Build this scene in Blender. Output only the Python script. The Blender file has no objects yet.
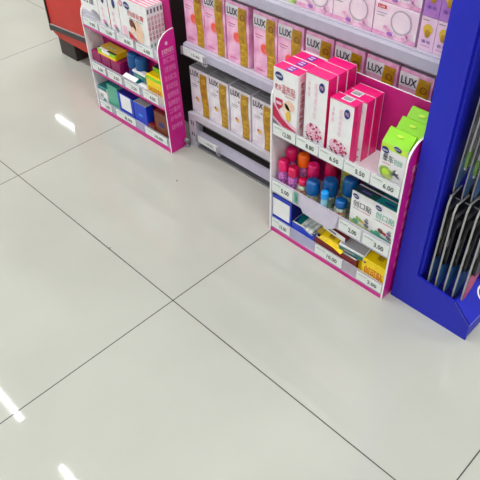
import bpy, math, random
from mathutils import Vector, Matrix
R_ = random.Random(7)
SC = bpy.context.scene
COL = SC.collection

# ---------------------------------------------------------------- camera
cam = bpy.data.cameras.new('camera'); camo = bpy.data.objects.new('camera', cam); COL.objects.link(camo)
CR = [[0.7052247642, 0.7085419803, -0.0250258674], [0.4721768792, -0.4957117554, -0.7289162162], [-0.5288733560, 0.5022331308, -0.6841453469]]
CP = (0.9281307367, -0.6267768251, 1.2488579477)
camo.matrix_world = Matrix(((CR[0][0], -CR[1][0], -CR[2][0], CP[0]), (CR[0][1], -CR[1][1], -CR[2][1], CP[1]), (CR[0][2], -CR[1][2], -CR[2][2], CP[2]), (0, 0, 0, 1)))
cam.sensor_width = 36; cam.lens = 621.125 / 480 * 36; cam.clip_start = .05; cam.clip_end = 60
SC.camera = camo
# ---------------------------------------------------------------- exposure, sky
SC.view_settings.view_transform = 'Standard'; SC.view_settings.look = 'None'
SC.view_settings.gamma = 1; SC.view_settings.use_curve_mapping = False
SC.view_settings.exposure = -.86
W = bpy.data.worlds.new('world'); SC.world = W; W.use_nodes = True
W.node_tree.nodes['Background'].inputs[0].default_value = (.93, .97, 1, 1)
W.node_tree.nodes['Background'].inputs[1].default_value = .75
TUBE_POWER = 18.0; TUBE_GLOW = 16.0; CEIL_Z = 3.0
TUBE_ROWS = [-5.0, -1.9, -.11, 2.45, 5.01]  # second row is unseen, added to brighten the shelf fronts
TUBE_X2 = [(-8.3, -7.1), (-5.6, -4.4), (-3.9, -2.7), (-2.2, -1.0), (1.2, 2.4), (2.9, 4.1)]
TUBE_X = [(-6.7, -5.5), (-4.96, -3.76), (-3.26, -2.06), (-1.56, -.36), (.14, 1.34), (1.84, 3.04), (3.54, 4.74)]
TUBE_COL = (1.0, .995, .965)

# ---------------------------------------------------------------- materials
def s2l(c):
    return tuple((x / 12.92 if x <= .04045 else ((x + .055) / 1.055) ** 2.4) for x in c)
def mat(name, rgb, rough=.5, metal=0, var=.05, scale=40, rgb2=None, alpha=1, trans=0, coat=0, bump=0, emit=0):
    """rgb in sRGB 0..255"""
    m = bpy.data.materials.new(name); m.use_nodes = True; nt = m.node_tree; b = nt.nodes['Principled BSDF']
    a = s2l([v / 255 for v in rgb]); c2 = s2l([v / 255 for v in rgb2]) if rgb2 else tuple(v * (1 - var) for v in a)
    tc = nt.nodes.new('ShaderNodeTexCoord'); nz = nt.nodes.new('ShaderNodeTexNoise'); nz.inputs['Scale'].default_value = scale
    nz.inputs['Detail'].default_value = 3
    rp = nt.nodes.new('ShaderNodeValToRGB'); rp.color_ramp.elements[0].position = .38; rp.color_ramp.elements[1].position = .62
    rp.color_ramp.elements[0].color = (*c2, 1); rp.color_ramp.elements[1].color = (*a, 1)
    nt.links.new(tc.outputs['Object'], nz.inputs['Vector']); nt.links.new(nz.outputs['Fac'], rp.inputs['Fac'])
    nt.links.new(rp.outputs['Color'], b.inputs['Base Color'])
    b.inputs['Roughness'].default_value = rough; b.inputs['Metallic'].default_value = metal
    b.inputs['Alpha'].default_value = alpha; b.inputs['Transmission Weight'].default_value = trans
    b.inputs['Coat Weight'].default_value = coat; b.inputs['Coat Roughness'].default_value = .15
    if emit:
        b.inputs['Emission Color'].default_value = (*a, 1); b.inputs['Emission Strength'].default_value = emit
    return m
M = {}
def dm(key, *a, **k): M[key] = mat(key, *a, **k)
dm('white_card', (232, 230, 234), .45); dm('white_gloss', (238, 238, 240), .28); dm('lav_card', (214, 205, 222), .4)
dm('magenta', (206, 18, 140), .35, var=.12, scale=9); dm('magenta_in', (190, 20, 120), .5); dm('hotpink', (236, 24, 120), .32, var=.08)
dm('deeppink', (205, 14, 96), .35); dm('pinktext', (236, 130, 200), .5); dm('palepink', (240, 190, 215), .5); dm('purple', (110, 60, 170), .4)
dm('clear', (225, 222, 240), .12, alpha=.38); dm('lavclear', (222, 216, 234), .2, alpha=.7); dm('pvc', (240, 240, 250), .08, alpha=.16)
dm('blister', (150, 150, 170), .1, alpha=.2)
dm('tag', (226, 232, 230), .5); dm('ink', (40, 40, 48), .6); dm('grey_ink', (90, 90, 100), .6)
dm('logoblue', (28, 36, 120), .4); dm('red', (205, 20, 50), .4); dm('crimson', (190, 16, 70), .4); dm('orange', (255, 112, 8), .35)
dm('skin', (232, 190, 165), .5, rgb2=(240, 214, 190)); dm('green', (140, 215, 10), .35, var=.15, scale=15); dm('green2', (196, 232, 70), .4); dm('leaf', (120, 165, 60), .5, rgb2=(205, 215, 150), scale=60)
dm('dkgreen', (0, 70, 62), .3, rgb2=(10, 35, 60), scale=20); dm('teal', (0, 120, 122), .3); dm('tealmint', (90, 175, 150), .4)
dm('blue', (20, 60, 200), .35); dm('navy', (24, 24, 130), .3, var=.2); dm('capblue', (0, 88, 158), .3); dm('cyan', (20, 150, 235), .3)
dm('cappink', (232, 26, 110), .35); dm('caporange', (255, 104, 0), .35)
dm('yellow', (248, 212, 0), .35, var=.1); dm('maroon', (120, 26, 28), .4); dm('brown', (122, 58, 38), .45); dm('gold', (196, 150, 18), .32, rgb2=(160, 116, 10), scale=55)
dm('gold2', (222, 186, 60), .35); dm('luxpink', (246, 196, 226), .35, rgb2=(222, 140, 190), scale=22); dm('luxwhite', (240, 238, 244), .35, rgb2=(222, 214, 226), scale=30)
dm('luxpale', (240, 224, 238), .35, rgb2=(232, 200, 226), scale=25); dm('flower', (240, 72, 52), .5, rgb2=(236, 110, 100), scale=80); dm('glow', (248, 150, 160), .5)
dm('silver', (170, 170, 176), .35, metal=.2); dm('violet', (160, 100, 190), .35, rgb2=(186, 130, 205), scale=25); dm('palelilac', (226, 190, 226), .35, rgb2=(238, 205, 225), scale=25)
dm('shelf', (196, 194, 206), .35, metal=.1); dm('shelfdark', (64, 62, 60), .5); dm('rail', (172, 168, 188), .25, coat=.3); dm('raildark', (92, 84, 96), .4)
dm('metalgrey', (150, 152, 158), .35, metal=.6); dm('blackmetal', (26, 24, 26), .4)
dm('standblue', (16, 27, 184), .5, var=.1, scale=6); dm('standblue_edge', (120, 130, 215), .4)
dm('redpanel', (196, 40, 30), .5, var=.12, scale=5); dm('darktrim', (24, 24, 30), .35); dm('footbrown', (52, 44, 42), .5)
dm('black', (18, 18, 22), .3); dm('packgrey', (160, 160, 158), .35); dm('brushgreen', (130, 190, 30), .35); dm('bluepack', (60, 120, 190), .4); dm('pinkpack', (190, 70, 110), .4)
dm('wallpaint', (225, 224, 220), .8); dm('ceilpaint', (235, 235, 232), .9); dm('mouse', (120, 120, 130), .5)
dm('bottlepink', (226, 120, 180), .3, rgb2=(120, 70, 170), scale=90); dm('bottlegreen', (196, 214, 170), .3, rgb2=(120, 130, 140), scale=110); dm('bottlecyan', (150, 215, 240), .25, trans=.2)
dm('bottlered', (214, 20, 84), .3); dm('pearl', (236, 214, 232), .4, rgb2=(220, 160, 200), scale=60); dm('ring', (178, 164, 186), .3); dm('ringfill', (240, 226, 236), .35, rgb2=(232, 214, 230), scale=30); dm('ringbody', (240, 228, 236), .35, rgb2=(234, 208, 226), scale=25)
m = bpy.data.materials.new('tube_glow'); m.use_nodes = True; b = m.node_tree.nodes['Principled BSDF']
b.inputs['Base Color'].default_value = (1, 1, 1, 1); b.inputs['Emission Color'].default_value = (*TUBE_COL, 1); b.inputs['Emission Strength'].default_value = TUBE_GLOW; M['tube'] = m

def floor_mat():
    m = bpy.data.materials.new('polished_floor_tiles'); m.use_nodes = True; nt = m.node_tree; b = nt.nodes['Principled BSDF']; N = nt.nodes.new; L = nt.links.new
    tc = N('ShaderNodeTexCoord'); sx = N('ShaderNodeSeparateXYZ'); L(tc.outputs['Object'], sx.inputs[0])
    def mth(op, a, b_=None):
        n = N('ShaderNodeMath'); n.operation = op
        for i, v in enumerate((a, b_)):
            if v is None: continue
            if isinstance(v, (int, float)): n.inputs[i].default_value = v
            else: L(v, n.inputs[i])
        return n.outputs[0]
    def seam(o):
        u = mth('DIVIDE', o, .8); f = mth('FRACT', mth('ADD', u, 100.5)); d = mth('ABSOLUTE', mth('SUBTRACT', f, .5))
        return mth('LESS_THAN', mth('MULTIPLY', d, .8), .0014)
    s = mth('MAXIMUM', seam(sx.outputs[0]), seam(sx.outputs[1]))
    nz = N('ShaderNodeTexNoise'); nz.inputs['Scale'].default_value = 3; nz.inputs['Detail'].default_value = 6; L(tc.outputs['Object'], nz.inputs['Vector'])
    rp = N('ShaderNodeValToRGB'); e = rp.color_ramp.elements; e[0].position = .3; e[1].position = .7
    e[0].color = (*s2l((.675, .68, .655)), 1); e[1].color = (*s2l((.705, .71, .685)), 1); L(nz.outputs['Fac'], rp.inputs[0])
    mx = N('ShaderNodeMix'); mx.data_type = 'RGBA'; L(s, mx.inputs[0]); L(rp.outputs[0], mx.inputs[6]); mx.inputs[7].default_value = (.03, .028, .026, 1)
    L(mx.outputs[2], b.inputs['Base Color']); b.inputs['Roughness'].default_value = .035; b.inputs['IOR'].default_value = 1.5
    rr = mth('ADD', mth('MULTIPLY', s, .4), .035); L(rr, b.inputs['Roughness'])
    return m

# ---------------------------------------------------------------- mesh helper
_gl = {}
def glyph(s):
    if s not in _gl:
        cu = bpy.data.curves.new('lettering', 'FONT'); cu.body = s; cu.resolution_u = 2; cu.offset = .018 if s.isascii() else .004
        o = bpy.data.objects.new('lettering', cu); me = o.to_mesh()
        vs = [v.co.to_2d() for v in me.vertices]; fs = [tuple(p.vertices) for p in me.polygons]
        x0 = min(v.x for v in vs); x1 = max(v.x for v in vs); y0 = min(v.y for v in vs); y1 = max(v.y for v in vs)
        _gl[s] = ([((v.x - x0) / (x1 - x0), (v.y - y0) / (y1 - y0)) for v in vs], fs)
        o.to_mesh_clear(); bpy.data.objects.remove(o); bpy.data.curves.remove(cu)
    return _gl[s]
EPS = .0005
class MB:
    def __init__(s): s.v = []; s.f = []; s.m = []; s.mats = []; s.sm = []
    def mi(s, k):
        if k not in s.mats: s.mats.append(k)
        return s.mats.index(k)
    def add(s, vs, fs, k, smooth=False):
        n = len(s.v); s.v += [tuple(v) for v in vs]; i = s.mi(k)
        for f in fs: s.f.append(tuple(n + a for a in f)); s.m.append(i); s.sm.append(smooth)
        return s
    def box(s, x0, x1, y0, y1, z0, z1, k, top=None, front=None, side=None):
        v = [(x0, y0, z0), (x1, y0, z0), (x1, y1, z0), (x0, y1, z0), (x0, y0, z1), (x1, y0, z1), (x1, y1, z1), (x0, y1, z1)]
        n = len(s.v); s.v += v
        for f, kk in (((0, 3, 2, 1), k), ((4, 5, 6, 7), top or k), ((0, 1, 5, 4), front or k), ((1, 2, 6, 5), side or k), ((2, 3, 7, 6), k), ((3, 0, 4, 7), side or k)):
            s.f.append(tuple(n + a for a in f)); s.m.append(s.mi(kk)); s.sm.append(False)
        return s
    def prism(s, pts, axis, a, b, k, kcap=None, kcap2=None):
        """pts 2d polygon; axis 'x','y','z' extrusion from a to b"""
        def P(p, t): return {'x': (t, p[0], p[1]), 'y': (p[0], t, p[1]), 'z': (p[0], p[1], t)}[axis]
        n = len(pts); s.add([P(p, a) for p in pts] + [P(p, b) for p in pts], [(i, (i + 1) % n, n + (i + 1) % n, n + i) for i in range(n)], k)
        s.add([P(p, a) for p in pts], [tuple(range(n))[::-1]], kcap or k); s.add([P(p, b) for p in pts], [tuple(range(n))], kcap2 or kcap or k)
        return s
    def lathe(s, prof, k, c=(0, 0, 0), seg=20, axis='z', caps=True):
        vs = []; fs = []
        for r, z in prof:
            for i in range(seg):
                t = 2 * math.pi * i / seg; a, b = r * math.cos(t), r * math.sin(t)
                vs.append({'z': (c[0] + a, c[1] + b, c[2] + z), 'x': (c[0] + z, c[1] + a, c[2] + b), 'y': (c[0] + a, c[1] + z, c[2] + b)}[axis])
        for j in range(len(prof) - 1):
            for i in range(seg): fs.append((j * seg + i, j * seg + (i + 1) % seg, (j + 1) * seg + (i + 1) % seg, (j + 1) * seg + i))
        s.add(vs, fs, k, True)
        if caps:
            for j in (0, len(prof) - 1):
                s.add(vs[j * seg:(j + 1) * seg], [tuple(range(seg))], k)
        return s
    # decals: frame f = (origin, right, up, normal)
    def dec(s, f, pts, k, lift=1):
        o, r, u, n = f; s.add([o + r * p[0] + u * p[1] + n * EPS * lift for p in pts], [tuple(range(len(pts)))], k); return s
    def rect(s, f, x0, y0, x1, y1, k, lift=1): return s.dec(f, [(x0, y0), (x1, y0), (x1, y1), (x0, y1)], k, lift)
    def disc(s, f, x, y, rx, ry, k, lift=1, seg=20, rot=0):
        c, q = math.cos(rot), math.sin(rot)
        return s.dec(f, [(x + rx * math.cos(t) * c - ry * math.sin(t) * q, y + rx * math.cos(t) * q + ry * math.sin(t) * c) for t in [2 * math.pi * i / seg for i in range(seg)]], k, lift)
    def ring(s, f, x, y, r, w, k, lift=1, seg=28):
        o, a, u, n = f; vs = []; fs = []
        for i in range(seg):
            t = 2 * math.pi * i / seg
            for q in (r, r - w): vs.append(o + a * (x + q * math.cos(t)) + u * (y + q * math.sin(t)) + n * EPS * lift)
        for i in range(seg): j = (i + 1) % seg; fs.append((2 * i, 2 * j, 2 * j + 1, 2 * i + 1))
        s.add(vs, fs, k); return s
    def text(s, f, st, x0, y0, x1, y1, k, lift=2):
        vs, fs = glyph(st); o, r, u, n = f
        s.add([o + r * (x0 + a * (x1 - x0)) + u * (y0 + b * (y1 - y0)) + n * EPS * lift for a, b in vs], fs, k); return s
    def vtext(s, f, st, x0, y0, x1, y1, k, lift=2):
        h = (y1 - y0) / len(st)
        for i, ch in enumerate(st): s.text(f, ch, x0, y1 - (i + 1) * h + h * .08, x1, y1 - i * h - h * .08, k, lift)
        return s
    def build(s, name, parent=None, loc=(0, 0, 0), rz=0, bevel=0, rot=None):
        me = bpy.data.meshes.new(name); me.from_pydata(s.v, [], s.f); me.update()
        for k in s.mats: me.materials.append(M[k])
        me.polygons.foreach_set('material_index', s.m); me.polygons.foreach_set('use_smooth', s.sm)
        o = bpy.data.objects.new(name, me); COL.objects.link(o); o.location = loc; o.rotation_euler = rot or (0, 0, rz); o.parent = parent
        if bevel:
            b = o.modifiers.new('bevel', 'BEVEL'); b.width = bevel; b.segments = 2; b.limit_method = 'ANGLE'; b.angle_limit = .9
        return o
def FR(w): return (Vector((0, 0, 0)), Vector((1, 0, 0)), Vector((0, 0, 1)), Vector((0, -1, 0)))
def SD(w, d=0): return (Vector((w, 0, 0)), Vector((0, 1, 0)), Vector((0, 0, 1)), Vector((1, 0, 0)))
def TP(h): return (Vector((0, 0, h)), Vector((1, 0, 0)), Vector((0, 1, 0)), Vector((0, 0, 1)))
def tag(o, label, cat, group=None, kind=None):
    if label: o['label'] = label
    if cat: o['category'] = cat
    if group: o['group'] = group
    if kind: o['kind'] = kind
    return o
def empty(name, loc=(0, 0, 0), rz=0, rot=None):
    o = bpy.data.objects.new(name, None); o.empty_display_size = .05; COL.objects.link(o); o.location = loc; o.rotation_euler = rot or (0, 0, rz); return o
def copy_tree(o, parent=None):
    c = o.copy(); COL.objects.link(c); c.parent = parent
    for ch in [x for x in bpy.data.objects if x.parent == o]: copy_tree(ch, c)
    return c

# ================================================================ the setting
def structure(o): o['kind'] = 'structure'; return o
M['floor'] = floor_mat()
structure(MB().box(-9, 6, -7, 8, -.05, 0, 'floor').build('floor'))
structure(MB().box(-9, 6, -7, 8, CEIL_Z, CEIL_Z + .1, 'ceilpaint').build('ceiling'))
structure(MB().box(-9, 6, 8, 8.1, 0, CEIL_Z, 'wallpaint').build('wall_back'))
structure(MB().box(-9.1, -9, -7, 8, 0, CEIL_Z, 'wallpaint').build('wall_left'))
k = 0
ORD = ['first', 'second', 'third', 'fourth', 'fifth', 'sixth', 'seventh', 'eighth', 'ninth', 'tenth']
proto = None
for ry, yy in enumerate(TUBE_ROWS):
    for rx, (xa, xb) in enumerate(TUBE_X if yy == -.11 else TUBE_X2):
        ln = xb - xa
        if proto is None:
            proto = empty('tube_light'); ho = MB().box(-.6, .6, -.04, .04, .03, .07, 'white_gloss').box(-.6, -.585, -.02, .02, -.02, .03, 'white_gloss').box(.585, .6, -.02, .02, -.02, .03, 'white_gloss').build('housing', proto)
            MB().lathe([(.013, -.585), (.013, .585)], 'tube', axis='x').build('fluorescent_tube', proto); o = proto
        else: o = copy_tree(proto)
        o.location = ((xa + xb) / 2, yy, 2.93); o.scale.x = 1
        tag(o, 'white fluorescent ceiling tube, %s from the left, %s' % (ORD[rx], ['row furthest behind camera', 'extra row added to light shelf fronts', 'row above the aisle floor', 'row beyond the shelving unit', 'row by the back wall'][ry]), 'ceiling light', 'fluorescent tubes on the ceiling')
        la = bpy.data.lights.new('tube_lamp', 'AREA'); la.shape = 'RECTANGLE'; la.size = 1.17; la.size_y = .024; la.energy = TUBE_POWER; la.color = TUBE_COL
        lo = bpy.data.objects.new('tube_lamp', la); COL.objects.link(lo); lo.parent = o; lo.location = (0, 0, -.0145)

# ================================================================ gondola shelving
G0, G1 = -.512, .400
g = empty('shelving_unit', ((G0 + G1) / 2, .7, 0)); tag(g, 'long grey metal supermarket shelving unit full of pink and white cartons', 'shelving')
def gb(mb, name, par=g, **k):
    o = mb.build(name, par, loc=(0, 0, 0), **k); o.location = (-(G0 + G1) / 2, -.7, 0); return o
def gsub(mb, name, par): return mb.build(name, par)
gb(MB().box(G0, G1, .885, .9, 0, 1.45, 'shelf'), 'back_panel')
for (za, zd, rlo, rhi, n) in ((.05, .055, .03, .066, 'a'), (.1, .13, .108, .136, 'b'), (.36, .38, .344, .379, 'c'), (.6, .615, .577, .613, 'd'), (.98, 1.0, .965, 1.0, 'e')):
    d = gb(MB().box(G0 + .004, G1, .53, .884, zd - .012, zd, 'shelf' if n != 'a' else 'shelfdark'), 'shelf_board')
    r = MB()
    if n == 'a':
        r.prism([(.528, .028), (.519, .034), (.526, .05), (.534, .068), (.536, .066), (.53, .03)], 'x', G0 + .034, G1, 'rail')
    elif n == 'b': r.box(G0 + .004, G1, .52, .53, .112, .134, 'shelf').box(G0 + .004, G1, .521, .53, .106, .112, 'raildark')
    else:
        r.prism([(.53, rlo - .002), (.524, rlo), (.5185, rlo + .006), (.521, rhi - .006), (.525, rhi), (.53, rhi)], 'x', G0 + .004, G1, 'rail')
        r.box(G0 + .004, G1, .531, .534, rlo - .004, rhi, 'raildark')
    gsub(r, 'price_rail', d)
gb(MB().box(G0 + .034, G1, .545, .56, 0, .028, 'raildark'), 'kick_plate')
gb(MB().box(G0, G1, .524, .545, .0, .008, 'metalgrey'), 'floor_trim')
up = MB().box(G0, G0 + .034, .519, .529, 0, .132, 'shelf').box(G0, G0 + .034, .529, .55, 0, .1, 'shelf')
F = (Vector((G0, .519, 0)), Vector((1, 0, 0)), Vector((0, 0, 1)), Vector((0, -1, 0)))
up.rect(F, .011, .088, .015, .106, 'black').rect(F, .021, .088, .025, .106, 'black').rect(F, .011, .045, .015, .06, 'black').rect(F, .021, .045, .025, .06, 'black')
gb(up, 'end_bracket')
gb(MB().box(G0, G0 + .006, .55, .885, 0, .1, 'shelf'), 'end_panel')
gb(MB().lathe([(.011, 0), (.012, .004), (.006, .008), (.006, .016), (.01, .018), (.011, .03), (.004, .034)], 'metalgrey', c=(G0 - .002, .505, 0)), 'levelling_foot')

# ---------------- LUX cartons
def lux_art(b, w, h, pink):
    f = FR(w)
    if pink:
        b.rect(f, 0, h * .76, w * .56, h * .95, 'luxwhite')
        b.disc(f, w * .48, h * .45, w * .19, w * .19, 'glow', 1); b.disc(f, w * .48, h * .45, w * .145, w * .15, 'flower', 2)
    else:
        b.disc(f, w * .36, h * .33, w * .09, w * .09, 'gold2', 1); b.disc(f, w * .3, h * .36, w * .045, w * .045, 'crimson', 2); b.disc(f, w * .44, h * .30, w * .05, w * .04, 'palepink', 2)
        b.disc(f, w * .46, h * .74, w * .05, w * .05, 'silver', 2)
    n = 14; L = []; Rr = []
    for i in range(n + 1):
        t = i / n; wob = .045 * math.sin(t * 5.6 + .6)
        L.append(((.58 + wob) * w, t * h * .93 + .01 * h)); Rr.append(((.93 + wob * .6) * w, t * h * .93 + .01 * h))
    for i in range(n):
        b.dec(f, [L[i], Rr[i], Rr[i + 1], L[i + 1]], 'gold', 3)
    b.ring(f, w * .76, h * .8, w * .1, w * .03, 'brown' if pink else 'gold2', 4)
    for i in range(4):
        y = h * (.06 + .1 * i); b.dec(f, [(w * .66, y), (w * .84, y + .012 * h), (w * .83, y + .022 * h), (w * .67, y + .016 * h)], 'gold2', 4)
    b.text(f, 'LUX', w * .06, h * (.79 if pink else .835), w * .53, h * (.9 if pink else .95), 'ink', 3)
    b.rect(f, w * .1, h * .64, w * .42, h * .65, 'crimson' if pink else 'grey_ink', 2); b.rect(f, w * .1, h * .60, w * .36, h * .607, 'grey_ink', 2)
    b.rect(f, w * .12, h * .2, w * .5, h * .207, 'palepink', 2); b.rect(f, w * .1, h * .08, w * .5, h * .09, 'palepink' if not pink else 'deeppink', 2)
def lux(pink, w=.088, h=.165, d=.062):
    b = MB(); base = 'luxpink' if pink else 'luxwhite'
    b.box(0, w, 0, d, 0, h, base, top='luxpale' if pink else 'silver'); lux_art(b, w, h, pink)
    t = TP(h); b.rect(t, w * .1, d * .3, w * .6, d * .34, 'grey_ink', 1)
    return b
pp = lux(True, h=.181).build('soap_carton', bevel=.001); pw = lux(False).build('soap_carton', bevel=.001)
used = {'p': 0, 'w': 0}
def place_lux(x, y, z, pink, label, group, rz=0):
    key = 'p' if pink else 'w'; base = pp if pink else pw
    o = base if not used[key] else base.copy()
    if used[key]: COL.objects.link(o)
    used[key] = 1; o.location = (x, y, z); o.rotation_euler = (0, 0, rz); tag(o, label, 'carton', group)
px = [-.508, -.418, -.324, -.216, -.125, -.029, .065, .160, .254]
for i, x in enumerate(px):
    place_lux(x, .538, .3805, True, ['pink soap carton with gold stripe and orange flower, leftmost of the pink row', 'pink soap carton with gold stripe, second from the left end of the pink row', 'pink soap carton with gold stripe, third from left, just before the gap',
        'pink soap carton with gold stripe, just right of the gap in the row', 'pink soap carton with gold stripe rising behind the leftmost tall medicine boxes', 'pink soap carton with gold stripe behind the second stack of pink medicine boxes',
        'pink soap carton whose top shows behind the shorter magenta box stack', 'pink soap carton with lettering showing over the magenta display back', 'pink soap carton with gold swirl, last before the blue stand'][i], 'pink gold-striped soap cartons on the middle shelf', R_.uniform(-.012, .012))
for i, x in enumerate([-.508, -.418, -.322, -.226]):
    place_lux(x, .538, .1305, False, ['white soap carton with gold stripe, leftmost of the lower row', 'white soap carton with gold stripe, second from left in the lower row', 'white soap carton with gold stripe, third from left in the lower row', 'white soap carton with gold stripe, cut off by the display stand on the right'][i], 'white gold-striped soap cartons on the lower shelf')
    place_lux(x + .002, .606, .1305, False, ['silver-topped white soap carton behind the leftmost white one', 'silver-topped white soap carton behind the second white one', 'silver-topped white soap carton behind the third white one', 'silver-topped white soap carton behind the fourth white one'][i], 'silver-topped cartons in the back row of the lower shelf')

# ---------------- upper shelf cartons
def ring_box():
    w, h, d = .113, .075, .09; b = MB().box(0, w, 0, d, 0, h, 'ringbody', side='palelilac', top='palelilac'); f = FR(w)
    b.rect(f, 0, 0, w, h * .13, 'luxpink', 1); b.ring(f, w * .64, h * .56, h * .36, .0025, 'ring', 3); b.disc(f, w * .64, h * .55, h * .31, h * .31, 'ringfill', 2)
    for a, c, r in ((.3, .3, .06), (.38, .2, .08), (.5, .17, .06), (.85, .25, .08), (.76, .16, .09)): b.disc(f, w * a, h * c, h * r * 1.3, h * r, 'pearl', 4)
    b.disc(f, w * .42, h * .14, .008, .005, 'violet', 5)
    b.rect(f, w * .07, h * .82, w * .27, h * .93, 'red', 3); b.text(f, 'LUX', w * .1, h * .84, w * .24, h * .91, 'white_gloss', 4)
    b.rect(f, w * .07, h * .68, w * .3, h * .70, 'violet', 3); b.rect(f, w * .07, h * .6, w * .25, h * .615, 'grey_ink', 3)
    return b
def narrow_box(pal, txt):
    w, h, d = .0375, .073, .06; b = MB().box(0, w, 0, d, 0, h, pal); f = FR(w)
    b.disc(f, w * .5, h * .64, w * .3, h * .16, 'gold2', 1); b.disc(f, w * .5, h * .52, w * .18, h * .12, 'gold', 2)
    b.text(f, txt, w * .2, h * .22, w * .8, h * .32, 'purple', 2); b.rect(f, w * .2, h * .13, w * .8, h * .15, 'violet', 2); b.rect(f, w * .1, h * .9, w * .5, h * .92, 'grey_ink', 2)
    return b
rb = ring_box().build('gift_soap_carton', bevel=.001); first = True
RL = [['pale pink boxed soap with ring picture, left on the upper shelf bottom layer', 'pale pink boxed soap with ring picture, middle of the bottom layer', 'pale pink boxed soap with ring picture, bottom layer beside the narrow cartons'],
      ['pale pink boxed soap stacked left on the second layer, ring on front', 'pale pink boxed soap stacked in the middle of the second layer', 'pale pink boxed soap on the second layer beside the violet cartons'],
      ['pale pink boxed soap on the top layer left', 'pale pink boxed soap on the top layer, middle', 'pale pink boxed soap on the top layer right']]
for l in range(3):
    for i in range(3):
        o = rb if first else rb.copy()
        if not first: COL.objects.link(o)
        first = False; o.location = (-.066 + .1155 * i + R_.uniform(-.001, .001), .538 + .002 * l, .6155 + .0762 * l); tag(o, RL[l][i], 'carton', 'ring-picture cartons on the upper shelf')
NL = [['lilac pink narrow carton with gold cup, lower layer left', 'lilac pink narrow carton with gold cup, lower layer against the blue stand'], ['violet narrow carton with gold cup, upper layer left', 'violet narrow carton with gold cup, upper layer against the blue stand'], ['violet narrow carton on the highest layer, left', 'violet narrow carton on the highest layer, right']]
for l in range(3):
    o0 = narrow_box('palelilac' if l == 0 else 'violet', '香皂').build('narrow_carton', bevel=.0008)
    for i in range(2):
        o = o0 if i == 0 else o0.copy()
        if i: COL.objects.link(o)
        o.location = (.2825 + .0385 * i, .54, .6155 + .0742 * l); tag(o, NL[l][i], 'carton', 'narrow cartons with a gold cup beside the blue stand')
for i in range(4):
    b = MB().box(0, .1, 0, .07, 0, .1, 'luxwhite', top='luxpale'); f = FR(.1); b.disc(f, .05, .06, .03, .025, 'tealmint' if i > 1 else 'palepink', 1); b.rect(f, .02, .012, .08, .02, 'grey_ink', 1)
    o = b.build('toiletry_carton', loc=(-.505 + .103 * i, .54, .6155), bevel=.001); tag(o, ['white carton with pink oval at the far left of the upper shelf', 'white carton with pink oval, second on the upper shelf', 'white carton with mint oval on the upper shelf', 'white carton with mint oval beside the green pouch on the upper shelf'][i], 'carton', 'white cartons at the left of the upper shelf')
b = MB().prism([(0, 0), (.026, 0), (.026, .085), (.02, .1), (.006, .1), (0, .085)], 'y', 0, .05, 'leaf'); f = FR(.026); b.disc(f, .013, .05, .009, .02, 'yellow', 1); b.rect(f, .003, .075, .023, .085, 'green', 1)
tag(b.build('refill_pouch', loc=(-.0945, .54, .6155)), 'green and yellow pouch on the upper shelf left of the ring-picture boxes', 'pouch')

# ---------------- gondola price labels
def rail_tag(x, y, z, txt, label, w=.098, h=.026, holder=True):
    o = empty('shelf_price_label', (x, y, z)); tag(o, label, 'price label', 'clip-on price labels on the grey shelf rails')
    b = MB().box(0, w, 0, .0012, 0, h, 'tag'); b.text(FR(w), txt, w * .42, h * .3, w * .8, h * .6, 'ink'); b.build('paper_tag', o)
    h_ = MB().box(-.002, w, -.001, -.0005, -.002, h + .002, 'pvc').box(w, w + .016, -.008, .0, -.003, h + .004, 'pvc').box(w + .004, w + .007, -.0085, -.008, 0, h, 'raildark').box(w + .011, w + .013, -.0085, -.008, 0, h, 'raildark').box(-.006, -.002, -.005, .0, 0, h, 'metalgrey'); h_.build('clear_holder', o)
rail_tag(-.502, .514, .347, '15.80', 'white price label in clear holder at left end of the pink carton shelf')
rail_tag(-.466, .5145, .035, '19.90', 'white price label in clear holder on the lowest empty shelf')

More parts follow.
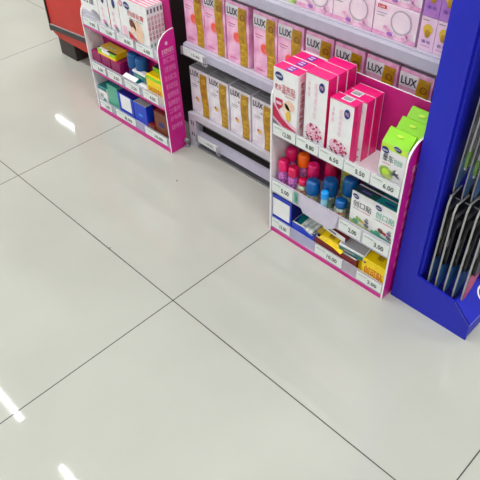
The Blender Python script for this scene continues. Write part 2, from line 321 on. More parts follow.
# ================================================================ display stands
def price_tag(x, y, z, txt, label, w=.07, h=.024, rz=0, mt='tag', tilt=0, tall=.42):
    b = MB().box(0, w, -.0006, 0, 0, h, mt); f = (Vector((0, -.0006, 0)), Vector((1, 0, 0)), Vector((0, 0, 1)), Vector((0, -1, 0)))
    b.text(f, txt, w * .45, h * .25, w * .82, h * (.25 + tall), 'ink', 1); b.rect(f, w * .06, h * .72, w * .4, h * .76, 'grey_ink', 1)
    o = b.build('price_tag', rot=(tilt, 0, rz), loc=(x, y, z)); tag(o, label, 'price tag', 'paper price tags in the display shelf edges')
def stand(name, label, x0, x1, y0, y1, zf, zt, zb, levels, magenta_lip, lean=0):
    cx, cy = (x0 + x1) / 2, (y0 + y1) / 2
    s = empty(name, (cx, cy, 0)); tag(s, label, 'display stand'); T = .005
    def pb(mb, n, par=s):
        o = mb.build(n, par)
        if par is s: o.location = (-cx, -cy, 0)
        return o
    prof = [(y0, 0), (y1, 0), (y1, zt)]
    r = min(zt - zf, .06)
    prof += [(y0 + r * 1.0 - r * math.sin(a), zt - (zt - zf) * (1 - math.cos(a))) for a in [math.pi / 2 * i / 8 for i in range(9)]]
    pan = MB().prism(prof, 'x', x1, x1 + T, 'white_gloss', 'white_card', 'magenta')
    f = (Vector((x1 + T, y0, 0)), Vector((0, 1, 0)), Vector((0, 0, 1)), Vector((1, 0, 0)))
    w = y1 - y0
    rows = [('医用敷料系列', .355, .017), ('创口贴', .325, .02), ('冷敷退热贴', .295, .02), ('防水创口贴', .265, .02), ('晕车舒适贴', .235, .02), ('温热敷贴类', .205, .02), ('医用棉签巾', .175, .02), ('口罩片', .148, .018), ('纱布类', .12, .018), ('健康护理专柜', .085, .02)]
    sc = zt / .425
    for i, (t, z, h) in enumerate(rows):
        pan.text(f, t, w * .2, z * sc, w * .86, (z + h) * sc, 'pinktext' if i else 'palepink', 1)
    pan.disc(f, w * .5, .388 * sc, .005, .006, 'palepink', 1); pan.rect(f, w * .15, .35 * sc, w * .9, .3515 * sc, 'pinktext', 1)
    pan.v = [(v[0] - lean * v[2], v[1], v[2]) for v in pan.v]
    pb(pan, 'side_panel')
    pb(MB().prism(prof, 'x', x0 - T, x0, 'white_gloss', 'magenta', 'white_card'), 'side_panel')
    bk = MB().box(x0, x1, y1 - .004, y1, 0, zb, 'magenta_in', top='white_gloss'); bk.v = [(v[0] - (lean * v[2] if v[0] > cx else 0), v[1], v[2]) for v in bk.v]; pb(bk, 'back_panel')
    for i, (zd, lo, hi, lm) in enumerate(levels):
        xr = x1 - .0005 - lean * zd
        d = pb(MB().box(x0 + .0005, xr, y0 + .003, y1 - .004, zd - .004, zd, 'white_card'), 'shelf_board')
        lip = MB().box(x0 + .0005, xr, y0 + .0005, y0 + .0015, lo, hi, lm)
        o = pb(lip, 'clear_lip' if lm != 'white_gloss' else 'shelf_lip', d)
        if magenta_lip: pb(MB().box(x0 + .0005, xr, y0 - .0004, y0 + .003, lo - .005, lo + .001, 'magenta'), 'edge_strip', d)
    pb(MB().box(x0, x1, y0 - .0005, y0 + .004, 0, .012, 'magenta'), 'base_strip')
    return s
# main stand
MX0, MX1, MY0, MY1 = -.005, .392, .387, .508
stand('cardboard_display_stand', 'white and magenta cardboard display stand beside the blue stand, holding bottles and medicine boxes', MX0, MX1, MY0, MY1, .44, .482, .525,
      [(.345, .337, .374, 'clear'), (.162, .146, .196, 'lavclear'), (.014, .012, .055, 'clear')], False)
for x, t, l, w in ((.0, '12.00', 'price tag under the leftmost tall white box on the upper display shelf', .076), (.08, '8.80', 'price tag under the second tall box column', .07), (.154, '6.50', 'price tag under the shorter pink box column', .074), (.232, '5.50', 'price tag under the empty gap of the upper display shelf', .074), (.31, '6.00', 'price tag under the green-topped boxes', .078)):
    price_tag(x, MY0, .340, t, l, w, .032)
price_tag(.0, MY0, .152, '5.00', 'price tag at the left of the bottle shelf', .075, .036)
price_tag(.082, MY0 - .001, .155, '5.80', 'small crumpled tag clip on the bottle shelf edge', .012, .036, mt='tealmint')
price_tag(.235, MY0, .152, '2.00', 'price tag under the left white plaster box', .07, .036)
price_tag(.312, MY0, .152, '3.00', 'price tag under the mint plaster box', .078, .036)
price_tag(.0, MY0, .018, '15.00', 'price tag in the lowest edge under the blue carton', .07, .034)
price_tag(.165, MY0, .018, '10.00', 'price tag in the lowest edge under the dark red carton', .095, .034)
price_tag(.31, MY0, .018, '2.00', 'price tag in the lowest edge under the yellow carton', .08, .03)
# sagging clear insert under the bottle shelf
o = MB().add([(0, 0, 0), (.13, .0, .0), (.125, -.003, -.042), (.105, -.005, -.055), (.015, -.004, -.052), (0, -.003, -.03)], [(0, 1, 2, 3, 4, 5)], 'lavclear').build('plastic_insert', loc=(.103, MY0 - .001, .192))
sol = o.modifiers.new('thick', 'SOLIDIFY'); sol.thickness = .0006
tag(o, 'sagging lavender tinted clear plastic strip hanging off the bottle shelf edge', 'plastic strip')

def logo(b, f, x, y, w=.016, h=.011, t='HAINUO', rot=-.35):
    b.disc(f, x, y, w * .62, h * .72, 'white_gloss', 1, rot=rot); b.disc(f, x, y, w * .56, h * .62, 'logoblue', 2, rot=rot); b.text(f, t, x - w * .38, y - h * .18, x + w * .38, y + h * .2, 'white_gloss', 3)
# --- column A: warm patch boxes
def boxA():
    w, h, d = .079, .184, .034; b = MB().box(0, w, 0, d, 0, h, 'white_gloss', top='hotpink', side='white_card'); f = FR(w)
    logo(b, f, .019, h - .02, .024, .016)
    b.text(f, '敷身', .006, h - .058, .026, h - .042, 'crimson'); b.text(f, '温热贴', .027, h - .062, .072, h - .038, 'crimson')
    b.rect(f, .04, h - .068, .068, h - .0665, 'crimson', 2)
    sx, sy = .02, h - .095
    b.dec(f, [(sx - .012, sy + .014), (sx + .012, sy + .014), (sx + .012, sy - .004), (sx, sy - .018), (sx - .012, sy - .004)], 'crimson', 2)
    b.rect(f, sx - .009, sy - .002, sx + .009, sy + .006, 'palepink', 3)
    b.disc(f, .055, h - .09, .016, .014, 'skin', 2); b.disc(f, .045, h - .105, .012, .02, 'skin', 2, rot=.4); b.disc(f, .052, h - .12, .008, .014, 'gold2', 3)
    b.dec(f, [(0, .09), (.012, .078), (.04, .052), (.079, .04), (.079, 0), (0, 0)], 'palepink', 2); b.dec(f, [(0, .085), (.03, .052), (.06, .036), (.079, .03), (.079, .012), (.05, .02), (0, .048)], 'crimson', 3)
    b.dec(f, [(0, .04), (.04, .022), (.06, .012), (.06, .004), (0, .02)], 'mouse', 4)
    s = SD(w); b.vtext(s, '敷身温热贴敷身', .009, .03, .024, h - .02, 'crimson', 1); b.rect(s, .006, h - .018, .027, h - .003, 'palepink', 1)
    t = TP(h); b.rect(t, 0, d - .0025, w, d, 'white_gloss', 1); b.rect(t, w * .42, .004, w * .68, d - .006, 'purple', 1); b.rect(t, w * .46, .009, w * .64, .014, 'palepink', 2); b.rect(t, w * .46, .019, w * .64, .023, 'palepink', 2)
    return b
p = boxA().build('warm_patch_box', bevel=.0006)
for i in range(3):
    o = p if not i else p.copy()
    if i: COL.objects.link(o)
    o.location = (-.004 + .001 * i, .3905 + .0355 * i, .3455)
    tag(o, ['tall white and pink warm patch box, front of the leftmost column', 'magenta-topped warm patch box in the middle of the leftmost column', 'magenta-topped warm patch box at the back of the leftmost column'][i], 'medicine box', 'tall warm patch boxes in the leftmost column')
# --- columns B and C
def boxB(w, h, d):
    b = MB().box(0, w, 0, d, 0, h, 'white_gloss', top='hotpink', side='hotpink'); f = FR(w)
    fb = w * .74; b.disc(f, fb, h - .026, .0085, .0125, 'logoblue', 2); b.text(f, '海诺', fb - .005, h - .031, fb + .005, h - .021, 'palepink', 3)
    b.vtext(f, '冷敷贴', w * .14, h - .062, w * .22, h - .02, 'pinktext'); b.vtext(f, '医用退热贴', w * .42, h * .42, w * .56, h - .02, 'palepink')
    rr = random.Random(3)
    b.disc(f, w * .5, h * .24, w * .4, h * .11, 'palepink', 1, rot=-.35)
    for i in range(34):
        a = rr.uniform(0, 6.28); q = rr.uniform(.1, 1) ** .5; b.disc(f, w * .5 + w * .38 * q * math.cos(a), h * .23 + h * .12 * q * math.sin(a), rr.uniform(.0018, .0042), rr.uniform(.0018, .0035), rr.choice(['crimson', 'crimson', 'deeppink', 'maroon', 'white_gloss']), 2 + (i % 3) * .5, seg=8)
    for i in range(10): b.disc(f, w * rr.uniform(.1, .9), h * rr.uniform(.04, .14), .0025, .0015, rr.choice(['grey_ink', 'mouse', 'deeppink']), 3, seg=8)
    t = TP(h); b.rect(t, 0, d - .0022, w, d, 'palepink', 1); s = SD(w); b.rect(s, d - .0022, 0, d, h, 'palepink', 1); b.vtext(s, '冷敷退热贴', d * .35, h * .3, d * .6, h * .85, 'deeppink', 1)
    b.rect(f, 0, h - .002, w, h, 'hotpink', 1)
    return b
p = boxB(.066, .2, .033).build('fever_patch_box', bevel=.0006)
for i in range(3):
    o = p if not i else p.copy()
    if i: COL.objects.link(o)
    o.location = (.0905 + .0015 * i, .4 + .034 * i, .3455)
    tag(o, ['tallest white and pink box with red berry print, front of second column', 'tall magenta box in the middle of the second column', 'tall magenta box at the back of the second column'][i], 'medicine box', 'tall fever patch boxes in the second column')
p = boxB(.069, .163, .031).build('fever_patch_box', bevel=.0006)
for i, (x, y) in enumerate(((.1655, .4), (.176, .4325), (.1765, .465))):
    o = p if not i else p.copy()
    if i: COL.objects.link(o)
    o.location = (x, y, .3455)
    tag(o, ['shorter white and pink box with red berry print, front of third column', 'shorter magenta box in the middle of the third column', 'shorter magenta box at the back of the third column'][i], 'medicine box', 'shorter fever patch boxes in the third column')
    if i < 2:
        st = MB(); t = TP(.0); st.box(.0, .026, 0, .02, 0, .0004, 'white_card')
        for q in range(8): st.rect(TP(.0004), .003 + q * .0027, .003, .0042 + q * .0027, .017, 'ink', 1)
        st.build('barcode_sticker', o, loc=(.024 if i == 0 else .014, .008, .1634))
# --- green carsick boxes
def boxG(rear):
    w, d, h = .067, .032, .112; b = MB()
    b.box(0, w, 0, d, 0, h, 'white_card'); f = FR(w)
    hh = .135 + .0
    # sloping green hanger top
    b.prism([(-.0002, h), (d + .0002, h), (d, h + .006), (d - .004, h + .026), (d - .006, h + .026), (d * .35, h + .012)], 'x', -.0002, w + .0002, 'green')
    tf = (Vector((0, d * .35, h + .012)), Vector((1, 0, 0)), Vector((0, .55, .83)), Vector((0, -.83, .55))); b.disc(tf, w * .5, .008, .008, .003, 'green2', 2)
    b.rect(f, 0, h - .014, w, h, 'green2', 1); logo(b, f, .012, h - .018, .018, .012); logo(b, f, .042, h - .004, .017, .009)
    b.text(f, '晕车', .008, h - .046, .036, h - .026, 'dkgreen'); b.text(f, '舒适贴', .038, h - .045, .06, h - .03, 'tealmint')
    b.rect(f, .008, h - .052, .03, h - .0505, 'red', 2)
    b.disc(f, .022, .036, .02, .017, 'leaf', 1, rot=-.6); b.disc(f, .02, .038, .01, .009, 'green2', 2); b.disc(f, .046, .046, .008, .008, 'mouse', 2); b.disc(f, .05, .05, .004, .004, 'white_gloss', 3); b.disc(f, .04, .04, .007, .003, 'mouse', 2, rot=.5); b.disc(f, .052, .038, .007, .003, 'mouse', 2, rot=-.5)
    b.dec(f, [(0, .02), (w, .008), (w, 0), (0, 0)], 'tealmint', 1)
    s = SD(w); b.vtext(s, '晕车贴', .01, .03, .02, .09, 'grey_ink', 1)
    return b
p = boxG(0).build('travel_patch_box', bevel=.0005)
for i in range(3):
    o = p if not i else p.copy()
    if i: COL.objects.link(o)
    o.location = (.3205 + (-.003, .003, .003)[i], .3995 + .0345 * i, .3455 + 0); o.rotation_euler.z = (0, .02, -.02)[i]; o.scale.z = (1, 1.09, 1.17)[i]
    tag(o, ['white box with bright green sloping top, front one by the curved side panel', 'bright green topped box just behind the front green one', 'bright green topped box furthest back against the display back'][i], 'medicine box', 'green-topped boxes at the right of the top display shelf')
# --- middle shelf bottles
def bottle(name, x, y, r, h, body, cap, capr, caph, label, group='small toiletry bottles on the middle display shelf', z=.1625, lab='pearl', rot=None, dots=True):
    o = empty(name, (x, y, z), rot=rot); tag(o, label, 'bottle', group)
    hb = h - caph
    MB().lathe([(r * .9, 0), (r, .004), (r, hb * .78), (r * .9, hb * .88), (r * .6, hb * .97), (r * .6, hb)], body, seg=24).build('bottle_body', o)
    lb = MB().lathe([(r + .0004, hb * .1), (r + .0004, hb * .72)], lab, seg=24, caps=False)
    lb.build('wrap_label', o)
    MB().lathe([(capr, hb), (capr * 1.02, hb + caph * .1), (capr, hb + caph * .8), (capr * .9, hb + caph * .95), (capr * .6, hb + caph)], cap, seg=24).build('cap', o)
    return o
dm('lab1', (244, 150, 200), .3, rgb2=(120, 60, 160), scale=120); dm('lab2', (210, 225, 160), .3, rgb2=(190, 60, 90), scale=130); dm('lab3', (150, 190, 120), .3, rgb2=(90, 90, 150), scale=130)
GB = 'small bottles with round caps on the middle display shelf'
bottle('lotion_bottle', .0175, .412, .0155, .09, 'bottlepink', 'cappink', .0145, .032, 'pink bottle at the left end of the bottle row, front', GB, lab='lab1')
bottle('lotion_bottle', .0155, .446, .0155, .11, 'bottlepink', 'cappink', .0155, .036, 'pink capped bottle behind the leftmost front one', GB, lab='lab1')
bottle('lotion_bottle', .053, .413, .0155, .082, 'bottlepink', 'bottlered', .0145, .026, 'crimson capped bottle in front of the orange capped one', GB, lab='lab1')
bottle('lotion_bottle', .0585, .4475, .0155, .11, 'bottlepink', 'caporange', .0158, .036, 'bottle with a bright orange cap', GB, lab='lab1')
bottle('lotion_bottle', .095, .446, .016, .096, 'bottlered', 'cappink', .016, .036, 'pink capped bottle right of the orange capped one', GB, lab='lab1')
bottle('lotion_bottle', .088, .413, .0155, .06, 'bottlegreen', 'bottlered', .012, .016, 'short bottle with busy print and red cap, front row', GB, lab='lab2')
bottle('lotion_bottle', .122, .414, .016, .074, 'bottlegreen', 'capblue', .0185, .04, 'bottle with wide blue cap left of the clear bottle', GB, lab='lab2')
bottle('lotion_bottle', .164, .4335, .018, .088, 'bottlegreen', 'capblue', .0200, .046, 'bottle with wide blue cap behind the clear bottle', GB, lab='lab3')
bottle('lotion_bottle', .218, .413, .0165, .062, 'bottlegreen', 'capblue', .0155, .02, 'busy-printed bottle next to the left plaster box', GB, lab='lab2')
bottle('lotion_bottle', .215, .452, .019, .108, 'bottlegreen', 'capblue', .0205, .048, 'tall blue capped bottle beside the plaster boxes', GB, lab='lab3')
bottle('lotion_bottle', .135, .47, .0175, .11, 'bottlered', 'bottlered', .0165, .04, 'dark red bottle at the back of the bottle shelf', GB, lab='bottlered')
bottle('clear_bottle', .1735, .3995, .0095, .072, 'bottlecyan', 'cyan', .0105, .02, 'tiny clear bottle with a bright cyan cap at the shelf edge', None, lab='bottlecyan')
b = MB().box(0, .035, 0, .02, 0, .115, 'dkgreen', front='leaf'); b.disc(FR(.035), .02, .095, .011, .009, 'yellow', 1)
tag(b.build('plaster_pouch', loc=(.165, .476, .1625)), 'green pack with yellow spot standing at the back of the bottle shelf', 'pack')
# --- plaster boxes
def boxW(main, ink, w=.068, h=.123, d=.03):
    b = MB().box(0, w, 0, d, 0, h, 'white_gloss', top='dkgreen' if main else 'teal', side='dkgreen'); f = FR(w)
    logo(b, f, .013, h - .013, .017, .011); b.text(f, '创口贴', .007, h - .044, w - .006, h - .024, ink); b.rect(f, .03, h - .051, w - .008, h - .0495, 'red', 2); b.rect(f, .008, h - .051, .028, h - .0495, 'grey_ink', 2)
    for a, c, r, kk in ((.028, .045, .009, 'leaf'), (.052, .048, .007, 'mouse'), (.053, .056, .005, 'silver'), (.04, .042, .006, 'gold2'), (.053, .036, .008, 'mouse'), (.02, .034, .009, 'tealmint')): b.disc(f, a, c, r, r * .7, kk if main else {'leaf': 'brown', 'gold2': 'crimson'}.get(kk, kk), 2, rot=-.4)
    b.dec(f, [(0, .034), (w, .026), (w, 0), (0, 0)], 'leaf' if main else 'tealmint', 1)
    t = TP(h); b.rect(t, 0, d - .0018, w, d, 'palepink', 1); b.rect(t, w * .3, d * .35, w * .7, d * .55, 'purple' if main else 'logoblue', 1); b.rect(t, 0, 0, w, .001, 'white_card', 1)
    return b
for i, (mn, ik, x) in enumerate(((1, 'ink', .256), (0, 'tealmint', .3235))):
    p = boxW(mn, ik).build('plaster_box', bevel=.0004)
    for j in range(3):
        o = p if not j else p.copy()
        if j: COL.objects.link(o)
        o.location = (x, .4 + .0312 * j, .1625); tag(o, ([['white plaster box with black characters and dark green top, front', 'dark green topped plaster box second in the left file', 'dark green topped plaster box at the back of the left file'], ['white plaster box with mint characters and teal top, front', 'teal topped plaster box second in the right file', 'teal topped plaster box at the back of the right file']])[i][j], 'plaster box', 'plaster boxes at the right of the middle display shelf')
# --- bottom shelf main
o = MB().box(0, .072, 0, .05, 0, .122, 'blue', top='navy', side='navy').build('blue_carton', loc=(-.0035, .3925, .0145), bevel=.0008)
tag(o, 'upright blue carton with blank white label at the lower left of the display', 'carton')
MB().box(.0, .064, -.0008, -.0002, 0, .062, 'white_gloss').build('blank_label', o, loc=(.002, 0, .047))
tb = MB(); tb.rect(TP(.122), .02, .012, .045, .02, 'palepink', 1); tb.rect(TP(.122), .024, .026, .036, .034, 'silver', 1); tb.build('top_print', o)
def tray(name, x, w, h, k, lab, dd=.07):
    b = MB().box(0, w, 0, .0015, 0, h, k, top='white_gloss').box(0, w, dd - .0015, dd, 0, h, k, top='white_gloss').box(0, .0015, .0015, dd - .0015, 0, h, k, top='white_gloss').box(w - .0015, w, .0015, dd - .0015, 0, h, k, top='white_gloss').box(0, w, 0, dd, 0, .0015, k)
    b.box(-.0, w, .0, .006, h - .0008, h, 'white_gloss')
    o = b.build(name, loc=(x, .3925, .0145)); tag(o, lab, 'carton'); return o
tray('open_tray_carton', .072, .083, .06, 'blue', 'open blue carton tray next to the upright blue carton')
tray('open_tray_carton', .157, .143, .057, 'maroon', 'open dark red carton tray under the yellow packets', .075)
dm('collage', (216, 220, 214), .3, rgb2=(150, 160, 170), scale=80)
def small(name, w, d, h, k, loc, rot, lab, cat='box', top=None, front=None, side=None, art=None, bevel=.0006):
    b = MB().box(0, w, 0, d, 0, h, k, top=top, front=front, side=side)
    if art: art(b, w, d, h)
    o = b.build(name, loc=loc, rot=rot, bevel=bevel); tag(o, lab, cat); return o
small('teal_packet', .055, .05, .012, 'teal', (.08, .4, .055), (.25, .1, .2), 'teal packet lying in the blue tray', 'packet', top='teal')
small('patterned_packet', .05, .045, .01, 'collage', (.1, .398, .062), (.3, -.1, -.15), 'pale patterned packet on top of the blue tray', 'packet', top='collage')
small('gold_packet', .04, .05, .012, 'gold2', (.126, .41, .066), (.35, .1, .1), 'small gold coloured packet in the blue tray by the white box', 'packet')
small('orange_box', .05, .02, .075, 'brown', (.08, .45, .0145), (-.05, 0, .1), 'orange brown box standing behind the blue tray', side='orange', front='orange')
small('dark_red_box', .078, .05, .02, 'maroon', (.176, .402, .108), (.12, .06, -.05), 'dark red box with white front edge leaning under the shelf', front='white_gloss', top='maroon', art=lambda b, w, d, h: b.rect(FR(w), .006, .008, w * .6, .013, 'ink', 1))
# crumpled yellow packets
def packet(x, y, z, w, l, rz, lab, k='yellow', tilt=.3):
    n = 8; vs = []; fs = []; rr = random.Random(int(x * 1e4))
    for j in range(n + 1):
        for i in range(n + 1):
            u, v = i / n, j / n; e = min(u, 1 - u, v, 1 - v)
            vs.append((u * w, v * l, .009 * min(1, e * 5) + rr.uniform(-.0012, .0012)))
    for j in range(n):
        for i in range(n): a = j * (n + 1) + i; fs.append((a, a + 1, a + n + 2, a + n + 1))
    b = MB().add(vs, fs, k, True); b.add([(v[0], v[1], -v[2] * .5) for v in vs], [f[::-1] for f in fs], k, True)
    b.text((Vector((0, 0, .0095)), Vector((1, 0, 0)), Vector((0, 1, 0)), Vector((0, 0, 1))), '贴', w * .35, l * .35, w * .62, l * .62, 'brown', 1)
    o = b.build('yellow_packet', loc=(x, y, z), rot=(tilt, .05, rz)); tag(o, lab, 'packet'); return o
packet(.170, .392, .074, .07, .045, -.03, 'crumpled yellow packet on the dark red tray, left one')
packet(.208, .394, .072, .045, .045, -.2, 'crumpled yellow packet next to the teal-edged box')
# teal/grey box
def artT(b, w, d, h):
    b.rect(TP(h), .003, .003, w - .003, d - .003, 'silver', 1); b.rect(FR(w), 0, h * .8, w, h, 'white_gloss', 1)
    b.rect(FR(w), w * .2, h * .3, w * .6, h * .45, 'palepink', 1)
small('teal_edged_box', .08, .068, .024, 'teal', (.241, .3925, .079), (.22, .05, .1), 'box with teal edge and grey top lying tilted beside the yellow carton', top='white_gloss', side='brown', art=artT)
def artY(b, w, d, h):
    f = FR(w); b.text(f, '创可贴', w * .1, h * .36, w * .9, h * .76, 'red', 1); b.disc(f, w * .1, h * .85, .004, .003, 'navy', 1); t = TP(h); b.text(t, '贴', w * .4, d * .25, w * .65, d * .5, 'maroon', 1); b.disc(t, w * .62, d * .65, .007, .005, 'maroon', 1); b.rect(f, w * .1, h * .2, w * .8, h * .24, 'red', 1)
small('yellow_box', .072, .075, .083, 'yellow', (.318, .394, .0145), (0, 0, 0), 'yellow plaster carton with red characters in the lower right corner', art=artY)
small('yellow_box', .022, .03, .075, 'yellow', (.294, .405, .016), (-.05, 0, -.12), 'narrow yellow pack squeezed between the teal-edged box and the yellow carton')

# ================================================================ left stand
SX0, SX1, SY0, SY1 = -.942, -.524, .437, .508
stand('cardboard_display_stand', 'magenta cardboard display stand with small white characters on its side, at the left end', SX0, SX1, SY0, SY1, .365, .425, .52,
      [(.345, .337, .374, 'clear'), (.182, .168, .212, 'clear'), (.014, .016, .055, 'clear')], True, .028)
for i, x in enumerate((-.935, -.84, -.74, -.64)):
    price_tag(x, SY0, .342, ['9.90', '12.00', '8.00', '6.00'][i], ['price tag at the far left of the left stand top shelf', 'price tag under the narrow oval-logo boxes', 'price tag under the left half of the big white boxes', 'price tag under the right half of the big white boxes'][i], .085, .027)
    price_tag(x, SY0, .173, ['5.00', '6.00', '3.50', '4.00'][i], ['price tag under the maroon boxes on the left stand', 'price tag under the yellow and green box', 'price tag under the silver tubes', 'price tag under the red-printed yellow box of the left stand'][i], .08, .03)
price_tag(-.93, SY0, .02, '5.00', 'price tag under the mint and white box at the lowest edge', .07, .03); price_tag(-.83, SY0, .02, '8.00', 'price tag under the blue box with a white panel', .115, .03); price_tag(-.66, SY0, .02, '10.00', 'price tag under the brown boxes at the lowest edge', .12, .03)
def boxBig():
    w, h, d = .143, .152, .0121; b = MB().box(0, w, 0, d, 0, h, 'white_gloss', top='white_card', side='white_card'); f = FR(w)
    logo(b, f, .045, h - .02, .026, .018); b.text(f, '舒适暖', .045, h - .05, .085, h - .032, 'crimson'); b.text(f, '贴膏', .088, h - .051, .125, h - .033, 'red'); b.disc(f, .016, h - .02, .009, .009, 'palepink', 2); b.ring(f, .016, h - .02, .009, .002, 'crimson', 3)
    b.rect(f, .05, h - .058, .12, h - .0565, 'grey_ink', 2)
    b.disc(f, .095, .06, .022, .034, 'skin', 2, rot=.2); b.disc(f, .065, .075, .014, .02, 'brown', 2, rot=.5); b.disc(f, .065, .06, .012, .01, 'skin', 3)
    b.dec(f, [(.04, .052), (.06, .042), (.11, .012), (.115, .002), (.06, .012), (.04, .03)], 'red', 4); b.rect(f, .01, .03, .03, .06, 'palepink', 2)
    s = SD(w); b.vtext(s, '舒适暖贴膏', .0016, .045, .0106, h - .03, 'crimson', 1); b.rect(s, .003, h - .022, .009, h - .008, 'grey_ink', 1); b.rect(s, .003, .025, .009, .035, 'tealmint', 1)
    b.rect(TP(h), .0, .001, w, d * .35, 'hotpink', 1); b.rect(TP(h), w * .3, d * .5, w * .7, d * .62, 'palepink', 1)
    return b
p = boxBig().build('plaster_carton', bevel=.0005)
for i in range(5):
    o = p if not i else p.copy()
    if i: COL.objects.link(o)
    o.location = (-.712 + .0005 * i, .4405 + .0124 * i, .3455); tag(o, 'white carton with red spine characters, %s in the file of five' % ['front one', 'second from the front', 'middle one', 'fourth from the front', 'rearmost'][i], 'medicine box', 'white cartons standing in a file on the left stand')
def boxE(w, h=.150, d=.058):
    b = MB().box(0, w, 0, d, 0, h, 'white_gloss', top='palepink', side='deeppink'); f = FR(w)
    b.disc(f, w * .55, h - .033, .008, .016, 'dkgreen', 2); b.disc(f, w * .55, h - .033, .006, .013, 'logoblue', 3); b.vtext(f, '敷贴', w * .3, h * .35, w * .55, h * .6, 'palepink'); b.disc(f, w * .5, h * .25, .012, .008, 'pinktext', 2, rot=-.6); b.disc(f, w * .6, h * .22, .009, .006, 'mouse', 3, rot=-.6)
    b.rect(TP(h), 0, d * .5, w, d * .52, 'deeppink', 1)
    return b
for i, x in enumerate((-.8335, -.7735)):
    tag(boxE(.056).build('narrow_medicine_box', loc=(x, .443, .3455), bevel=.0006), ['white narrow box with dark oval logo, left of the pair on the left stand', 'white narrow box with dark oval logo and magenta side beside the big cartons'][i], 'medicine box', 'narrow oval-logo boxes on the left stand')
def artF(b, w, d, h):
    f = FR(w); b.text(f, '口罩', .02, h * .62, .08, h * .8, 'grey_ink', 1); b.disc(f, .03, h * .9, .012, .008, 'logoblue', 1); b.disc(f, .08, h * .38, .025, .014, 'silver', 1, rot=-.3); b.disc(f, .085, h * .36, .014, .009, 'mouse', 2, rot=-.3); b.rect(f, 0, h * .84, w, h, 'green2', .5)
small('picture_box', .1, .055, .125, 'white_gloss', (-.936, .443, .3455), (0, 0, .0), 'white box with grey picture at the far left of the left stand', art=artF, top='leaf')
MB().box(0, .097, -.0015, -.0008, 0, .022, 'clear').build('clear_clip', bpy.data.objects['picture_box'], loc=(.001, 0, .03))
# middle shelf of the left stand
dm('wine', (150, 16, 92), .4, var=.15)
for i in range(3):
    o = MB().box(0, .052, 0, .05, 0, .062, 'wine').build('wine_box', loc=(-.935 + .057 * i, .444, .1825), bevel=.001)
    tag(o, ['dark pink box at the left end of the left stand middle shelf', 'dark pink box under the yellow and green box, left', 'dark pink box under the yellow and green box, right'][i], 'box', 'dark pink boxes on the left stand')
def artYG(b, w, d, h):
    b.rect(FR(w), 0, h * .45, w, h, 'green', 1); b.rect(FR(w), w * .25, h * .5, w * .7, h, 'white_gloss', 2); b.rect(TP(h), 0, 0, w, d * .18, 'dkgreen', 1); b.rect(TP(h), w * .1, 0, w * .55, d * .2, 'white_gloss', 2); b.rect(TP(h), w * .3, d * .4, w * .7, d * .6, 'leaf', 1)
small('yellow_green_box', .1, .055, .022, 'yellow', (-.893, .445, .2448), (.0, 0, .02), 'yellow and green box lying on top of the dark pink boxes', top='gold2', art=artYG)
bottle('blue_cap_bottle', -.728, .478, .021, .108, 'navy', 'capblue', .021, .048, 'dark blue bottle in the middle of the left stand shelf, left one', 'dark blue bottles on the left stand', z=.1825, lab='navy')
bottle('blue_cap_bottle', -.684, .478, .021, .104, 'navy', 'capblue', .021, .046, 'dark blue bottle in the middle of the left stand shelf, right one', 'dark blue bottles on the left stand', z=.1825, lab='capblue')
for i, (x, z) in enumerate(((-.752, .1985), (-.708, .2315))):
    b = MB().box(0, .072, 0, .02, -.016, .014, 'teal', top='white_gloss', front='teal'); b.rect(FR(.072), .0, .006, .072, .014, 'white_gloss', 1); b.rect(FR(.072), .02, -.008, .055, -.002, 'tealmint', 1)
    tag(b.build('tube_carton', loc=(x, .442 + .012 * i, z), rot=(.35 if i == 0 else .1, 0, 0), bevel=.003), ['teal tube carton with shiny white edge, lower one', 'teal tube carton with shiny white edge, higher one'][i], 'carton', 'teal tube cartons on the left stand')
b = MB().box(0, .05, 0, .025, 0, .022, 'white_gloss'); b.rect(FR(.05), .006, .006, .02, .016, 'ink', 1); b.rect(FR(.05), .028, .006, .04, .016, 'crimson', 1)
tag(b.build('white_packet', loc=(-.674, .441, .1835)), 'small white packet with dark print left of the yellow box', 'packet')
def artY2(b, w, d, h):
    f = FR(w); b.text(f, '创可贴', w * .08, h * .3, w * .92, h * .55, 'red', 1); b.rect(f, 0, h * .86, w, h, 'green', 1); b.rect(f, w * .1, h * .15, w * .6, h * .2, 'red', 1)
small('yellow_box', .082, .03, .082, 'yellow', (-.618, .442, .1825), (0, 0, 0), 'yellow plaster box with red characters by the left stand right panel', art=artY2, top='yellow')
small('yellow_box', .082, .028, .096, 'yellow', (-.618, .474, .1825), (0, 0, 0), 'yellow and green box behind the red-printed one on the left stand', art=artY2, top='dkgreen')
# bottom shelf of the left stand
def artM(b, w, d, h):
    f = FR(w); b.text(f, '退', .008, h * .5, .03, h * .7, 'grey_ink', 1); b.disc(f, .035, h * .35, .012, .016, 'tealmint', 1); b.rect(f, 0, h * .86, w, h, 'teal', 1)
small('mint_white_box', .054, .05, .09, 'white_gloss', (-.938, .443, .0145), (0, 0, 0), 'white and mint box with teal top at the bottom left of the left stand', art=artM, top='teal')
small('green_box', .062, .03, .118, 'tealmint', (-.879, .446, .0145), (0, 0, 0), 'green box next to the mint and white box', top='teal')
small('green_box', .062, .022, .128, 'teal', (-.879, .479, .0145), (0, 0, 0), 'darker green box behind the green one', top='tealmint')
o = small('blue_carton', .088, .028, .112, 'blue', (-.812, .443, .0145), (0, 0, 0), 'blue carton with a large white panel on the left stand', top='navy')
MB().box(0, .06, -.001, -.0002, 0, .058, 'white_gloss').build('blank_label', o, loc=(.016, 0, .05))
small('blue_carton', .085, .025, .118, 'navy', (-.808, .476, .0145), (0, 0, 0), 'dark blue carton behind the white-panelled one', top='navy')
